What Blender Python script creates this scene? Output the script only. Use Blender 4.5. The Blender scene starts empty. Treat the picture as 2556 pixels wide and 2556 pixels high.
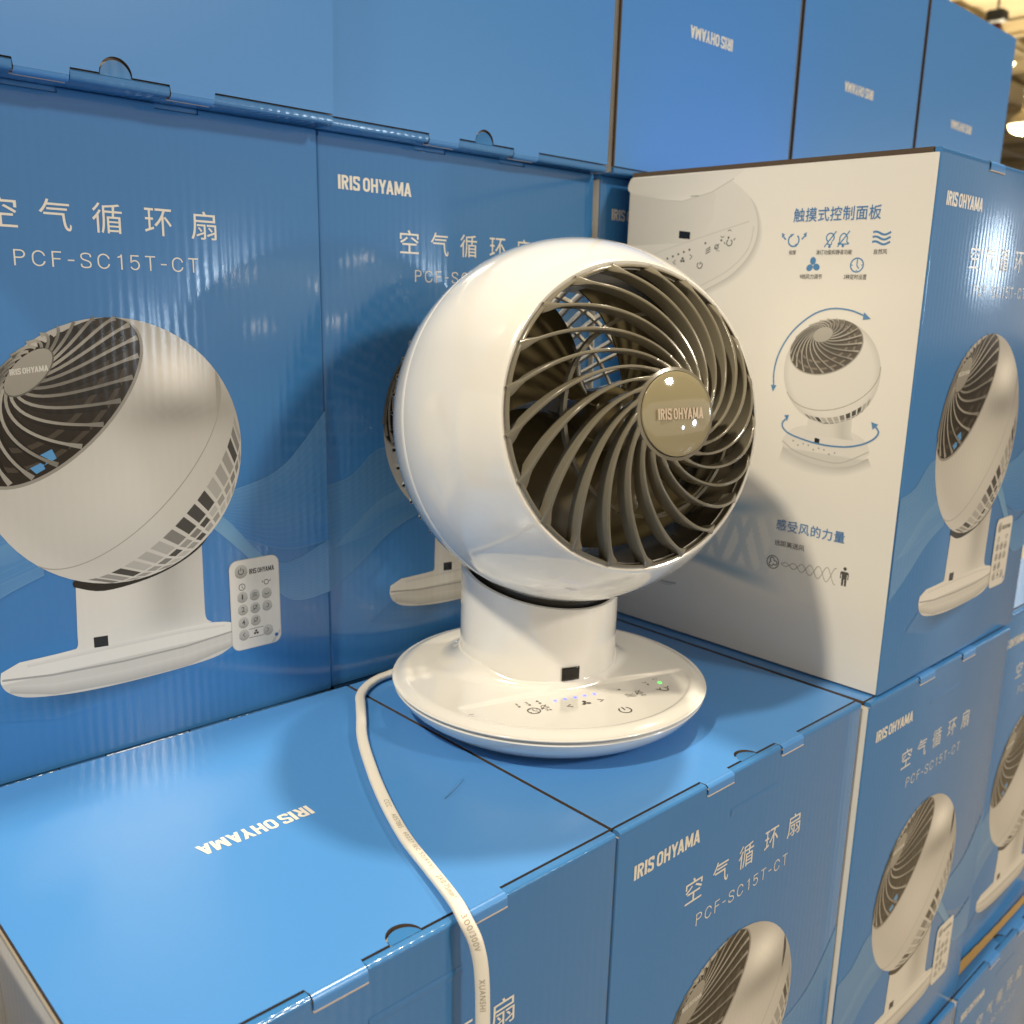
import bpy, bmesh, math, random
from mathutils import Vector, Matrix
from mathutils.geometry import tessellate_polygon
sc = bpy.context.scene
col = sc.collection
S = 0.25                                   # one carton width in metres
BW, BD, BH = 1.0, 0.9654, 1.4225           # carton width, depth, height in carton widths

# ------------------------------------------------------------------ camera
def rotm(rx, ry, rz):
    return Matrix.Rotation(rz, 3, 'Z') @ Matrix.Rotation(ry, 3, 'Y') @ Matrix.Rotation(rx, 3, 'X')
cam = bpy.data.cameras.new('camera'); camo = bpy.data.objects.new('camera', cam); col.objects.link(camo)
camo.matrix_world = Matrix.Translation(Vector((-1.3701, -1.0887, 1.0355)) * S) @ rotm(1.3517, -0.0296, -0.7605).to_4x4()
cam.sensor_width = 36.0; cam.sensor_fit = 'HORIZONTAL'; cam.lens = 36.0 * 2402.4 / 2556
cam.clip_start = 0.01; cam.clip_end = 200
cam.dof.use_dof = True; cam.dof.focus_distance = 0.50; cam.dof.aperture_fstop = cam.lens / 2.6
sc.camera = camo

# ------------------------------------------------------------------ world and lamps
w = bpy.data.worlds.new('World'); sc.world = w; w.use_nodes = True
bg = w.node_tree.nodes['Background']; bg.inputs['Color'].default_value = (1.0, 0.875, 0.72, 1); bg.inputs['Strength'].default_value = 0.72
def area(name, direction, dist, size, power, color, target=(0.3, 0.4, 0.4)):
    l = bpy.data.lights.new(name, 'AREA'); l.shape = 'DISK'; l.size = size; l.energy = power; l.color = color
    o = bpy.data.objects.new(name, l); col.objects.link(o)
    t = Vector(target) * S; d = Vector(direction).normalized()
    o.location = t + d * dist; o.rotation_euler = d.to_track_quat('Z', 'Y').to_euler()
    return o
area('ceiling_lamp_light', (0.42, 0.08, 1.0), 4.2, 0.26, 152, (1.0, 0.87, 0.65))
area('ceiling_lamp_light', (-0.74, -0.06, 1.0), 4.6, 0.28, 162, (1.0, 0.87, 0.65))
area('ceiling_lamp_light', (0.36, -1.0, 0.64), 5.2, 0.55, 112, (1.0, 0.88, 0.70))
def window(px, d, dist, w_, h_, power, plane_y):
    # a bright shop-front window seen as a glare in the glossy cartons
    l = bpy.data.lights.new('window_light', 'AREA'); l.shape = 'ELLIPSE'; l.size = w_; l.size_y = h_; l.energy = power; l.color = (0.72, 0.86, 1.0)
    o = bpy.data.objects.new('window_light', l); col.objects.link(o)
    d = Vector(d).normalized(); o.location = Vector(px) * S + d * dist; o.rotation_euler = d.to_track_quat('Z', 'Y').to_euler()
window((0.054, 0.985, 0.987), (0.566, -0.824, 0.030), 7.0, 0.36, 0.36, 26, 0)
window((-0.42, 0.985, 1.05), (0.425, -0.909, 0.0), 7.0, 0.22, 0.25, 5, 0)
window((1.35, -0.018, 1.22), (0.914, -0.402, 0.046), 7.0, 0.66, 0.52, 11, 0)
sc.view_settings.view_transform = 'Standard'; sc.view_settings.look = 'None'
sc.view_settings.exposure = 0.07; sc.view_settings.gamma = 1.0
sc.cycles.use_denoising = True
sc.cycles.max_bounces = 8

# ------------------------------------------------------------------ helpers
def lin(c):
    return c / 12.92 if c <= 0.04045 else ((c + 0.055) / 1.055) ** 2.4
def rgb(r, g, b): return (lin(r / 255), lin(g / 255), lin(b / 255), 1)
def mat(name, color, rough=0.4, metal=0.0, coat=0.0, spec=0.5):
    m = bpy.data.materials.new(name); m.use_nodes = True; p = m.node_tree.nodes['Principled BSDF']
    p.inputs['Base Color'].default_value = (*color[:3], 1); p.inputs['Roughness'].default_value = rough; p.inputs['Metallic'].default_value = metal
    p.inputs['Coat Weight'].default_value = coat; p.inputs['Coat Roughness'].default_value = 0.03; p.inputs['Specular IOR Level'].default_value = spec
    return m
def nodes(m): return m.node_tree.nodes, m.node_tree.links, m.node_tree.nodes['Principled BSDF']
def board_bump(m, axis='X', pitch=0.0055, strength=0.3, rough_var=True, dist=0.0003):
    """gloss-laminated corrugated board: faint flutes plus fine paper grain"""
    n, L, p = nodes(m)
    tc = n.new('ShaderNodeTexCoord')
    wv = n.new('ShaderNodeTexWave'); wv.wave_type = 'BANDS'; wv.bands_direction = axis; wv.wave_profile = 'SIN'
    wv.inputs['Scale'].default_value = 0.314 / pitch; wv.inputs['Distortion'].default_value = 1.2; wv.inputs['Detail'].default_value = 2; wv.inputs['Detail Scale'].default_value = 1.5
    nz = n.new('ShaderNodeTexNoise'); nz.inputs['Scale'].default_value = 900; nz.inputs['Detail'].default_value = 3
    n2 = n.new('ShaderNodeTexNoise'); n2.inputs['Scale'].default_value = 14; n2.inputs['Detail'].default_value = 3
    mp = n.new('ShaderNodeMapping'); mp.inputs['Scale'].default_value = (1, 1, 0.45)
    L.new(tc.outputs['Object'], mp.inputs['Vector'])
    L.new(tc.outputs['Object'], wv.inputs['Vector']); L.new(mp.outputs['Vector'], nz.inputs['Vector']); L.new(tc.outputs['Object'], n2.inputs['Vector'])
    a = n.new('ShaderNodeMath'); a.operation = 'MULTIPLY'; L.new(wv.outputs['Fac'], a.inputs[0]); L.new(n2.outputs['Fac'], a.inputs[1])
    b = n.new('ShaderNodeMath'); b.operation = 'MULTIPLY_ADD'; L.new(nz.outputs['Fac'], b.inputs[0]); b.inputs[1].default_value = 0.12; L.new(a.outputs[0], b.inputs[2])
    c = n.new('ShaderNodeMath'); c.operation = 'MULTIPLY_ADD'; L.new(n2.outputs['Fac'], c.inputs[0]); c.inputs[1].default_value = 1.3; L.new(b.outputs[0], c.inputs[2])
    bp = n.new('ShaderNodeBump'); bp.inputs['Strength'].default_value = strength; bp.inputs['Distance'].default_value = dist
    L.new(c.outputs[0], bp.inputs['Height']); L.new(bp.outputs['Normal'], p.inputs['Normal']); L.new(bp.outputs['Normal'], p.inputs['Coat Normal'])
    return m
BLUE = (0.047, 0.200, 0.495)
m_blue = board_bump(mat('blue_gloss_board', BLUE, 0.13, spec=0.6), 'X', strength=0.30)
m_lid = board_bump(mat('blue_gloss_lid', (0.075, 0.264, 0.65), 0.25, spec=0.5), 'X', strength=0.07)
m_side = board_bump(mat('white_gloss_board', (0.78, 0.762, 0.722), 0.16), 'Y', strength=0.14)
m_kraft = mat('kraft_edge', (0.085, 0.060, 0.040), 0.9)
m_cut = mat('pale_cut_edge', (0.62, 0.52, 0.40), 0.85)
def vc_mat(name, rough=0.24):
    m = mat(name, (1, 1, 1), rough); n, L, p = nodes(m)
    a = n.new('ShaderNodeVertexColor'); a.layer_name = 'ink'; L.new(a.outputs['Color'], p.inputs['Base Color']); return m
m_ink = board_bump(vc_mat('printed_ink', 0.14), 'X', strength=0.28)
m_ink_side = board_bump(vc_mat('printed_ink_side', 0.17), 'Y', strength=0.13)
m_letter = board_bump(mat('cream_letter_ink', (0.80, 0.77, 0.70), 0.24), 'X', strength=0.2)
m_letter_blue = mat('blue_letter_ink', (0.06, 0.20, 0.46), 0.3)
m_letter_dark = mat('dark_letter_ink', (0.03, 0.03, 0.03), 0.35)
m_white = mat('white_plastic', (0.84, 0.83, 0.80), 0.14, coat=1.0)
m_white2 = mat('white_plastic_inner', (0.58, 0.55, 0.49), 0.3)
m_taupe = mat('taupe_plastic', (0.19, 0.174, 0.134), 0.18)
m_dark = mat('dark_taupe_plastic', (0.05, 0.042, 0.03), 0.25)
m_blade = mat('impeller_plastic', (0.12, 0.098, 0.052), 0.14)
m_badge = mat('badge_plastic', (0.30, 0.265, 0.165), 0.06, coat=1.0)
m_chrome = mat('cream_chrome_lettering', (0.62, 0.50, 0.38), 0.2, metal=0.3)
m_black = mat('black_gloss_plastic', (0.006, 0.006, 0.006), 0.08)
m_collar = mat('dark_collar_plastic', (0.02, 0.018, 0.016), 0.35)
m_cord = mat('cream_cord_sheath', (0.80, 0.77, 0.70), 0.38)
m_mark = mat('dark_panel_print', (0.035, 0.032, 0.028), 0.4)
def emat(name, c, s):
    m = mat(name, c, 0.3); n, L, p = nodes(m); p.inputs['Emission Color'].default_value = (*c, 1); p.inputs['Emission Strength'].default_value = s; return m
m_led = emat('blue_indicator_glow', (0.12, 0.16, 1.0), 1.6)
m_led2 = emat('green_indicator_glow', (0.12, 1.0, 0.14), 1.3)

def mesh_obj(name, me, parent=None, mats=None, smooth=False):
    o = bpy.data.objects.new(name, me); col.objects.link(o)
    if mats:
        for m in mats: me.materials.append(m)
    if parent: o.parent = parent
    if smooth:
        for p in me.polygons: p.use_smooth = True
    return o
def from_bm(name, bm, parent=None, mats=None, smooth=False):
    me = bpy.data.meshes.new(name); bm.normal_update(); bm.to_mesh(me); bm.free(); return mesh_obj(name, me, parent, mats, smooth)
def from_pd(name, v, f, parent=None, mats=None, smooth=False):
    me = bpy.data.meshes.new(name); me.from_pydata([tuple(x) for x in v], [], f); me.update(); return mesh_obj(name, me, parent, mats, smooth)
def auto_smooth(o, ang=35):
    me = o.data
    for p in me.polygons: p.use_smooth = True
    bm = bmesh.new(); bm.from_mesh(me)
    for e in bm.edges:
        if len(e.link_faces) == 2 and e.calc_face_angle(0) > math.radians(ang): e.smooth = False
    bm.to_mesh(me); bm.free()
def tag(o, label=None, cat=None, group=None, kind=None):
    if label: o['label'] = label
    if cat: o['category'] = cat
    if group: o['group'] = group
    if kind: o['kind'] = kind
    return o
def empty(name, loc=(0, 0, 0), rot=(0, 0, 0)):
    o = bpy.data.objects.new(name, None); col.objects.link(o); o.location = loc; o.rotation_euler = rot; o.empty_display_size = 0.02; return o
def add_box(bm, x0, x1, y0, y1, z0, z1, mi=0, bevel=0, seg=2, edges='all'):
    vs = [bm.verts.new((x, y, z)) for x in (x0, x1) for y in (y0, y1) for z in (z0, z1)]
    q = [(0, 1, 3, 2), (4, 6, 7, 5), (0, 4, 5, 1), (2, 3, 7, 6), (0, 2, 6, 4), (1, 5, 7, 3)]
    fs = [bm.faces.new([vs[i] for i in f]) for f in q]
    for f in fs: f.material_index = mi
    if bevel:
        es = set(e for f in fs for e in f.edges)
        if edges == 'z': es = [e for e in es if abs(e.verts[0].co.z - e.verts[1].co.z) > 1e-6]
        r = bmesh.ops.bevel(bm, geom=list(es), offset=bevel, segments=seg, profile=0.5, affect='EDGES')
    return fs
def text_pd(body, weight=0.0, spacing=1.0):
    cu = bpy.data.curves.new('lettering', 'FONT'); cu.body = body; cu.size = 1; cu.offset = weight; cu.space_character = spacing; cu.resolution_u = 5
    o = bpy.data.objects.new('lettering', cu); col.objects.link(o)
    dg = bpy.context.evaluated_depsgraph_get(); me = o.evaluated_get(dg).to_mesh()
    v = [tuple(x.co) for x in me.vertices]; f = [tuple(p.vertices) for p in me.polygons]
    o.evaluated_get(dg).to_mesh_clear(); bpy.data.objects.remove(o); bpy.data.curves.remove(cu)
    return v, f
def fit(v, u0, u1, v0, v1, keep=False):
    xs = [p[0] for p in v]; ys = [p[1] for p in v]; a, b, c, d = min(xs), max(xs), min(ys), max(ys)
    return [(u0 + (p[0] - a) / (b - a) * (u1 - u0), v0 + (p[1] - c) / (d - c) * (v1 - v0)) for p in v]
def smooth(a, b, x):
    t = max(0, min(1, (x - a) / (b - a))); return t * t * (3 - 2 * t)
def mix(a, b, t): return tuple(a[i] * (1 - t) + b[i] * t for i in range(3))

def glyph(ch, w, t):
    # stroke letters in a box w wide and 1 high: ('q', corners) or ('l', centre line)
    h = t / 2; q = lambda x0, y0, x1, y1: ('q', [(x0, y0), (x1, y0), (x1, y1), (x0, y1)])
    def arc(cx, cy, rx, ry, a0, a1, n=12): return [(cx + rx * math.cos(math.radians(a0 + (a1 - a0) * i / n)), cy + ry * math.sin(math.radians(a0 + (a1 - a0) * i / n))) for i in range(n + 1)]
    def slab(x0, y0, x1, y1, e): return ('q', [(x0 - e / 2, y0), (x0 + e / 2, y0), (x1 + e / 2, y1), (x1 - e / 2, y1)])
    if ch == 'I': return [q(0, 0, w, 1)]
    if ch == '-': return [q(0, .42, w, .42 + t)]
    if ch == '1': return [q(w - t, 0, w, 1), ('l', [(w - h, 1 - h), (w * .55, .86), (0, .80)])]
    if ch == 'T': return [q(0, 1 - t, w, 1), q(w / 2 - h, 0, w / 2 + h, 1 - t)]
    if ch == 'F': return [q(0, 0, t, 1), q(t, 1 - t, w, 1), q(t, .48, w * .9, .48 + t)]
    if ch == 'H': return [q(0, 0, t, 1), q(w - t, 0, w, 1), q(t, .5 - h, w - t, .5 + h)]
    if ch in 'PR':
        b = .46 if ch == 'P' else .43; ry = (1 - t - b) / 2; cx = w - h - min(ry, w * .5) ; g = [q(0, 0, t, 1), ('l', [(t * .9, 1 - h)] + arc(cx, 1 - h - ry, w - h - cx, ry, 90, -90) + [(t * .9, 1 - h - 2 * ry)])]
        if ch == 'R': g.append(slab(w - t * .62, 0, w * .52, b + .04, t * 1.06))
        return g
    if ch == 'O':
        rx = w / 2 - h; c = arc(w / 2, 1 - h - rx, rx, rx, 0, 180) + arc(w / 2, h + rx, rx, rx, 180, 360); return [('l', c + [c[0]])]
    if ch == 'C':
        rx = w / 2 - h; ry = min(.5 - h, rx * 1.15); return [('l', arc(w / 2, 1 - h - ry, rx, ry, 12, 180) + arc(w / 2, h + ry, rx, ry, 180, 348))]
    if ch == 'S':
        P = [(w - h, .72), (w * .86, .90), (w * .5, 1 - h), (w * .14 + h * .3, .90), (h, .74), (w * .2, .585), (w * .5, .505), (w * .8, .42), (w - h, .26), (w * .86 - h * .3, .10), (w * .5, h), (w * .14, .10), (h, .28)]
        return [('l', spline(P, 5))]
    if ch == '5': return [q(w * .1, 1 - t, w * .92, 1), ('l', [(w * .1 + h, 1 - t), (w * .06 + h, .50)] + arc(w / 2, .34, w / 2 - h, .34 - h, 150, -155, 18))]
    if ch == 'A': return [slab(t * .5, 0, w / 2, 1, t * 1.06), slab(w - t * .5, 0, w / 2, 1, t * 1.06), q(w * .28, .20, w * .72, .20 + t * .85)]
    if ch == 'Y': return [slab(w / 2, .40, t * .5, 1, t * 1.06), slab(w / 2, .40, w - t * .5, 1, t * 1.06), q(w / 2 - h, 0, w / 2 + h, .40)]
    if ch == 'M': return [q(0, 0, t, 1), q(w - t, 0, w, 1), slab(w / 2, .12, t * .62, 1, t * 1.02), slab(w / 2, .12, w - t * .62, 1, t * 1.02)]
    return []
GW = {'I': .20, 'R': .54, 'S': .52, 'O': .56, 'H': .56, 'Y': .60, 'A': .62, 'M': .74, ' ': .15}
LW = {'P': .60, 'C': .72, 'F': .52, '-': .36, 'S': .62, '1': .26, '5': .60, 'T': .62}
def stroke_text(body, bold=True):
    V = []; F = []; x = 0; t = .178 if bold else .085
    for ch in body:
        if ch == ' ': x += .17; continue
        wd = (GW if bold else LW)[ch]; k = 0
        if bold and ch == 'A' and V: x -= .09 if body[body.index('A') - 1] == 'Y' and x < 4.2 else .02
        if not bold and ch == '1': x += .12
        for kind, P in glyph(ch, wd, t):
            o = len(V)
            if kind == 'q': V += [(x + a, b, k) for a, b in P]; F.append((o, o + 1, o + 2, o + 3))
            else:
                for i, p in enumerate(P):
                    a = P[max(i - 1, 0)]; b = P[min(i + 1, len(P) - 1)]
                    if i in (0, len(P) - 1) and (P[0][0] - P[-1][0]) ** 2 + (P[0][1] - P[-1][1]) ** 2 < 1e-9: a, b = P[-2], P[1]
                    d = Vector((b[0] - a[0], b[1] - a[1])).normalized(); V += [(x + p[0] - d.y * t / 2, p[1] + d.x * t / 2, k), (x + p[0] + d.y * t / 2, p[1] - d.x * t / 2, k)]
                F += [(o + 2 * i, o + 2 * i + 1, o + 2 * i + 3, o + 2 * i + 2) for i in range(len(P) - 1)]
            k += 1
        x += wd + (.075 if bold else .34)
        if not bold and ch == '1': x += .10
    return V, F
def fit_s(V, u0, u1, v0, v1):
    a = min(p[0] for p in V); b = max(p[0] for p in V)
    return [(u0 + (p[0] - a) / (b - a) * (u1 - u0), v0 + p[1] * (v1 - v0), p[2]) for p in V]

# ------------------------------------------------------------------ printed artwork (flat inks on the board)
class Art:
    """collects flat inked shapes in face coordinates (u right, v up); layer k lies k*0.04 mm above the board"""
    def __init__(s): s.v = []; s.f = []; s.c = []
    def add(s, pts, faces, cols, k):
        o = len(s.v); s.v += [(p[0], p[1], k) for p in pts]; s.f += [tuple(i + o for i in f) for f in faces]; s.c += [tuple(c[:3]) for c in cols]
    def poly(s, pts, c, k):
        t = tessellate_polygon([[Vector((p[0], p[1], 0)) for p in pts]])
        s.add(pts, t, [c(p) if callable(c) else c for p in pts], k)
    def strip(s, A, B, c, k, n=1):
        pts = []; cols = []
        for j in range(n + 1):
            t = j / n
            for i, (a, b) in enumerate(zip(A, B)):
                p = (a[0] + (b[0] - a[0]) * t, a[1] + (b[1] - a[1]) * t); pts.append(p); cols.append(c(p, i / (len(A) - 1), t) if callable(c) else c)
        N = len(A); f = [(j * N + i, j * N + i + 1, (j + 1) * N + i + 1, (j + 1) * N + i) for j in range(n) for i in range(N - 1)]
        s.add(pts, f, cols, k)
    def line(s, P, wd, c, k):
        A = []; B = []
        for i, p in enumerate(P):
            a = P[max(i - 1, 0)]; b = P[min(i + 1, len(P) - 1)]; d = Vector((b[0] - a[0], b[1] - a[1])); d = d.normalized() if d.length > 0 else Vector((1, 0))
            h = (wd(i / (len(P) - 1)) if callable(wd) else wd) / 2
            A.append((p[0] - d.y * h, p[1] + d.x * h)); B.append((p[0] + d.y * h, p[1] - d.x * h))
        s.strip(A, B, (lambda p, a, t: c(a)) if callable(c) else c, k)
    def disc(s, cx, cy, r, c, k, n=40, rings=1, sy=1.0):
        pts = [(cx, cy)]; 
        for j in range(1, rings + 1):
            pts += [(cx + r * j / rings * math.cos(2 * math.pi * i / n), cy + sy * r * j / rings * math.sin(2 * math.pi * i / n)) for i in range(n)]
        f = [(0, 1 + i, 1 + (i + 1) % n) for i in range(n)]
        for j in range(rings - 1):
            f += [(1 + j * n + i, 1 + (j + 1) * n + i, 1 + (j + 1) * n + (i + 1) % n, 1 + j * n + (i + 1) % n) for i in range(n)]
        s.add(pts, f, [c(p) if callable(c) else c for p in pts], k)
    def ring(s, cx, cy, r, wd, c, k, a0=0, a1=360, n=32, sx=1.0):
        P = [(cx + sx * r * math.cos(math.radians(a0 + (a1 - a0) * i / n)), cy + r * math.sin(math.radians(a0 + (a1 - a0) * i / n))) for i in range(n + 1)]; s.line(P, wd, c, k)
    def text(s, body, u0, u1, v0, v1, c, k, weight=0.0, spacing=1.0, shear=0.0):
        v, f = text_pd(body, weight, spacing); p = fit(v, u0, u1, v0, v1); s.add(p, f, [c] * len(p), k)
    def brand(s, u0, u1, v0, v1, c, k, slope=0.0):
        V, F = stroke_text('IRIS OHYAMA'); P = fit_s(V, u0, u1, v0, v1); o = len(s.v)
        s.v += [(p[0], p[1] + (p[0] - u0) * slope, k + p[2] * .4) for p in P]; s.f += [tuple(i + o for i in f) for f in F]; s.c += [tuple(c[:3])] * len(P)
    def build(s, name, fn, m, parent, flip=False):
        me = bpy.data.meshes.new(name)
        me.from_pydata([fn(u, v, k) for u, v, k in s.v], [], s.f); me.update()
        a = me.color_attributes.new('ink', 'FLOAT_COLOR', 'POINT')
        for i, c in enumerate(s.c): a.data[i].color = (*c, 1)
        return mesh_obj(name, me, parent, [m])
def bez(p0, p1, p2, p3, n=24):
    return [tuple(((1 - t) ** 3 * p0[i] + 3 * (1 - t) ** 2 * t * p1[i] + 3 * (1 - t) * t * t * p2[i] + t ** 3 * p3[i]) for i in range(2)) for t in [j / n for j in range(n + 1)]]
def spline(P, n=8):
    out = []
    for i in range(len(P) - 1):
        a, b, c, d = P[max(i - 1, 0)], P[i], P[i + 1], P[min(i + 2, len(P) - 1)]
        for j in range(n):
            t = j / n
            out.append(tuple(0.5 * (2 * b[k] + (c[k] - a[k]) * t + (2 * a[k] - 5 * b[k] + 4 * c[k] - d[k]) * t * t + (3 * b[k] - a[k] - 3 * c[k] + d[k]) * t ** 3) for k in range(len(b))))
    out.append(tuple(P[-1])); return out
def gray(v, warm=1.0): v = v * 1.0; return (v, v * (1 - 0.04 * warm), v * (1 - 0.115 * warm))
TANB = 0.98
def fan_art(A, cx, cy, r, n, shade, k0, bar_col, dark, nbar=21, vent=True, fine=True):
    """printed picture of the round fan head: orthographic drawing of the same head"""
    n = Vector(n).normalized(); e1 = Vector((0, 0, 1)).cross(n).normalized(); e2 = n.cross(e1)
    P = lambda th, ph: math.sin(th) * (math.cos(ph) * e1 + math.sin(ph) * e2) + math.cos(th) * n
    Q = lambda p: (cx + r * p.x, cy + r * p.y)
    A.disc(cx, cy, r, shade, k0, n=72, rings=14)
    D = math.radians
    if vent:
        A.line([Q(P(D(95), t)) for t in [2 * math.pi * i / 180 for i in range(181)] if P(D(95), t).z > 0.02] if False else sorted([Q(P(D(95), 2 * math.pi * i / 240)) for i in range(240) if P(D(95), 2 * math.pi * i / 240).z > 0.03], key=lambda q: q[0]), 0.0024, gray(.36), k0 + 1)
        rnd = random.Random(4); N = 44
        for b0, b1 in ((109, 122), (124, 130), (132, 140)):
            for i in range(N):
                a0 = 2 * math.pi * i / N; a1 = a0 + 2 * math.pi / N * 0.74
                q = [P(D(b0), a0), P(D(b0), a1), P(D(b1), a1 + .01), P(D(b1), a0 + .01)]
                if min(x.z for x in q) > 0.03:
                    c = gray(rnd.choice((.06, .20, .30, .40, .34, .44))); A.poly([Q(x) for x in q], c, k0 + 1)
    rim = [P(D(51), 2 * math.pi * i / 60) * 1.0 for i in range(60)]
    A.poly([Q(x) for x in rim], bar_col(0.75), k0 + 2)
    R2 = [P(D(49.6), 2 * math.pi * i / 60) for i in range(60)]
    A.poly([Q(x) for x in R2], lambda p: tuple(c * (0.8 + 0.5 * smooth(cy + .2 * r, cy + r, p[1])) for c in dark), k0 + 3)
    # a glimpse through to the background and some struts
    if fine:
        for ph0, th0 in ((D(196), 40), (D(214), 42), (D(206), 34)):
            q = [P(D(th0 - 2), ph0), P(D(th0 + 4), ph0 - .03), P(D(th0 + 4), ph0 + .13), P(D(th0 - 2), ph0 + .11)]
    for rr in (31, 39):
        L = [Q(P(D(rr), 2 * math.pi * i / 60) - 0.12 * n) for i in range(61)]; A.line(L, 0.010 * r / .29, tuple(c * 2.2 for c in dark), k0 + 4)
    for i in range(nbar):
        f0 = 2 * math.pi * i / nbar
        L = []
        for j in range(15):
            th = 12 + 37.0 * j / 14; ph = f0 + TANB * math.log(th / 12); p = P(D(th), ph); L.append((p, th))
        L = [x for x in L if x[0].z > 0.0]
        if len(L) > 2:
            A.line([Q(x[0] - 0.035 * n) for x in L[:-2]], 0.014 * r / .29, tuple(c * 0.55 for c in dark), k0 + 5)
            A.line([Q(x[0]) for x in L], lambda t: (0.0062 + 0.005 * smooth(.85, 1, t)) * r / .29, lambda t: bar_col(0.55 + 0.45 * math.sin(3 * t + i)), k0 + 6)
    hp = [Q(P(D(12.8), 2 * math.pi * i / 40) * 0.985) for i in range(40)]
    A.poly(hp, tuple(c * .5 for c in bar_col(.4)), k0 + 7)
    hp = [Q(P(D(12.2), 2 * math.pi * i / 40) * 0.99) for i in range(40)]
    A.poly(hp, lambda p: bar_col(0.62 + 0.6 * ((p[1] - cy) / r - .4)), k0 + 8)
    return P, Q

def front_art():
    A = Art()
    base = BLUE
    def wave_c(t): return mix(base, (0.26, 0.47, 0.62), t)
    # translucent swooshes behind the fan
    sw = [([(.62, .56), (.76, .575), (.88, .62), (1.0, .745)], [(.62, .54), (.76, .45), (.88, .405), (1.0, .41)], .20, -.02, True),
          ([(.66, .56), (.74, .45), (.86, .37), (.999, .408)], [(.66, .55), (.77, .40), (.88, .275), (.999, .272)], .10, .22, True),
          ([(.64, .525), (.70, .47), (.76, .41), (.80, .37)], [(.66, .545), (.72, .50), (.78, .43), (.83, .375)], .55, .42, False),
          ([(.0, .36), (.10, .385), (.2, .42), (.34, .47)], [(.0, .55), (.08, .57), (.16, .63), (.24, .63)], .16, .22, True),
          ([(.0, .37), (.08, .43), (.16, .49), (.24, .52)], [(.0, .355), (.10, .405), (.18, .46), (.26, .48)], .34, .24, False),
          ([(.0, .27), (.10, .33), (.2, .40), (.30, .44)], [(.0, .38), (.10, .40), (.2, .43), (.30, .46)], .14, .10, True)]
    for i, (a, b, t0, t1, lines) in enumerate(sw):
        a = spline(a, 10); b = spline(b, 10)
        A.strip(a, b, lambda p, s, t: wave_c(t0 + (t1 - t0) * t), 1 + i * 0.5, n=4)
        if lines:
            for j in range(15):
                t = j / 14
                A.line([(p[0] + (q[0] - p[0]) * t, p[1] + (q[1] - p[1]) * t) for p, q in zip(a, b)], 0.0016, wave_c(t0 + (t1 - t0) * t + (.26 if j in (0, 14) else .12)), 1.25 + i * 0.5)
    # printed drop shadow under the base
    A.strip([(.13, .155), (.30, .115), (.5, .13), (.75, .175)], [(.20, .20), (.35, .17), (.5, .175), (.72, .19)], lambda p, s, t: mix(base, (0.012, 0.05, 0.11), t * math.sin(math.pi * min(1, s + .02)) * .9), 4.5, n=4)
    # base
    body = spline([(.199, .246), (.197, .222), (.212, .198), (.254, .178), (.361, .163), (.5, .160), (.654, .166), (.714, .184), (.745, .21), (.735, .232), (.701, .251), (.60, .263), (.45, .268), (.324, .262), (.236, .2605)], 6)
    A.poly(body, lambda p: gray(.62 if p[1] < .22 else .78), 5)
    A.strip([(.215, .214), (.3, .197), (.45, .190), (.6, .192), (.72, .204)], [(.212, .198), (.3, .172), (.45, .162), (.6, .163), (.715, .185)], lambda p, s, t: gray(.66 - .22 * t), 5.5, n=3)
    A.line([(.200, .229), (.3, .217), (.45, .211), (.6, .212), (.735, .224)], .0045, gray(.38), 6)
    A.strip([(.25, .256), (.40, .262), (.6, .258), (.70, .247)], [(.25, .246), (.40, .246), (.6, .246), (.70, .240)], lambda p, s, t: gray(.80 - .14 * t), 6, n=2)
    # neck
    nl = [(.361, .40), (.357, .30), (.355, .268), (.340, .258)]; nr = [(.652, .455), (.651, .32), (.653, .272), (.668, .258)]
    def nc(p, s, t):
        g = .70 - .30 * math.exp(-((t - .72) / .22) ** 2) * (1 - s * .9) - .10 * smooth(.8, 1, t) * (1 - s) + .05 * s; return gray(g)
    A.strip(spline(nl, 6), spline(nr, 6), nc, 7, n=16)
    A.poly([(.390, .281), (.421, .279), (.421, .255), (.390, .257)], (.012, .011, .010), 8)
    A.poly(spline([(.357, .402), (.42, .382), (.52, .392), (.60, .418), (.655, .452), (.655, .475), (.5, .44), (.37, .42), (.357, .402)], 5), (.02, .018, .016), 8)
    # head
    cx, cy, r = .474, .684, .290
    def shade(p):
        u, v = p; d = math.hypot(u - cx, v - cy) / r
        g = .54 + .38 * math.exp(-(((u - .615) / .075) ** 2 + ((v - .862) / .05) ** 2)) - .20 * math.exp(-(((u - .62) / .13) ** 2 + ((v - .765) / .042) ** 2))
        g += .10 * math.exp(-(((u - .50) / .16) ** 2 + ((v - .60) / .12) ** 2)) - .08 * smooth(.72, 1, d) * smooth(.5, .8, v) + .06 * smooth(.8, 1, d) * smooth(.7, .5, v)
        return gray(g)
    bar = lambda t: gray(.15 + .20 * t, 1.6)
    P, Q = fan_art(A, cx, cy, r, (-.607, .642, .468), shade, 9, bar, (.030, .024, .018))
    A.poly([(.304, .690), (.336, .704), (.344, .684), (.316, .670)], (.10, .30, .58), 13.5)
    A.poly([(.290, .668), (.314, .678), (.320, .664), (.302, .655)], (.10, .30, .58), 13.5)
    A.brand(.268, .342, .858, .870, gray(.60), 18, .10)
    return A
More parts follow.
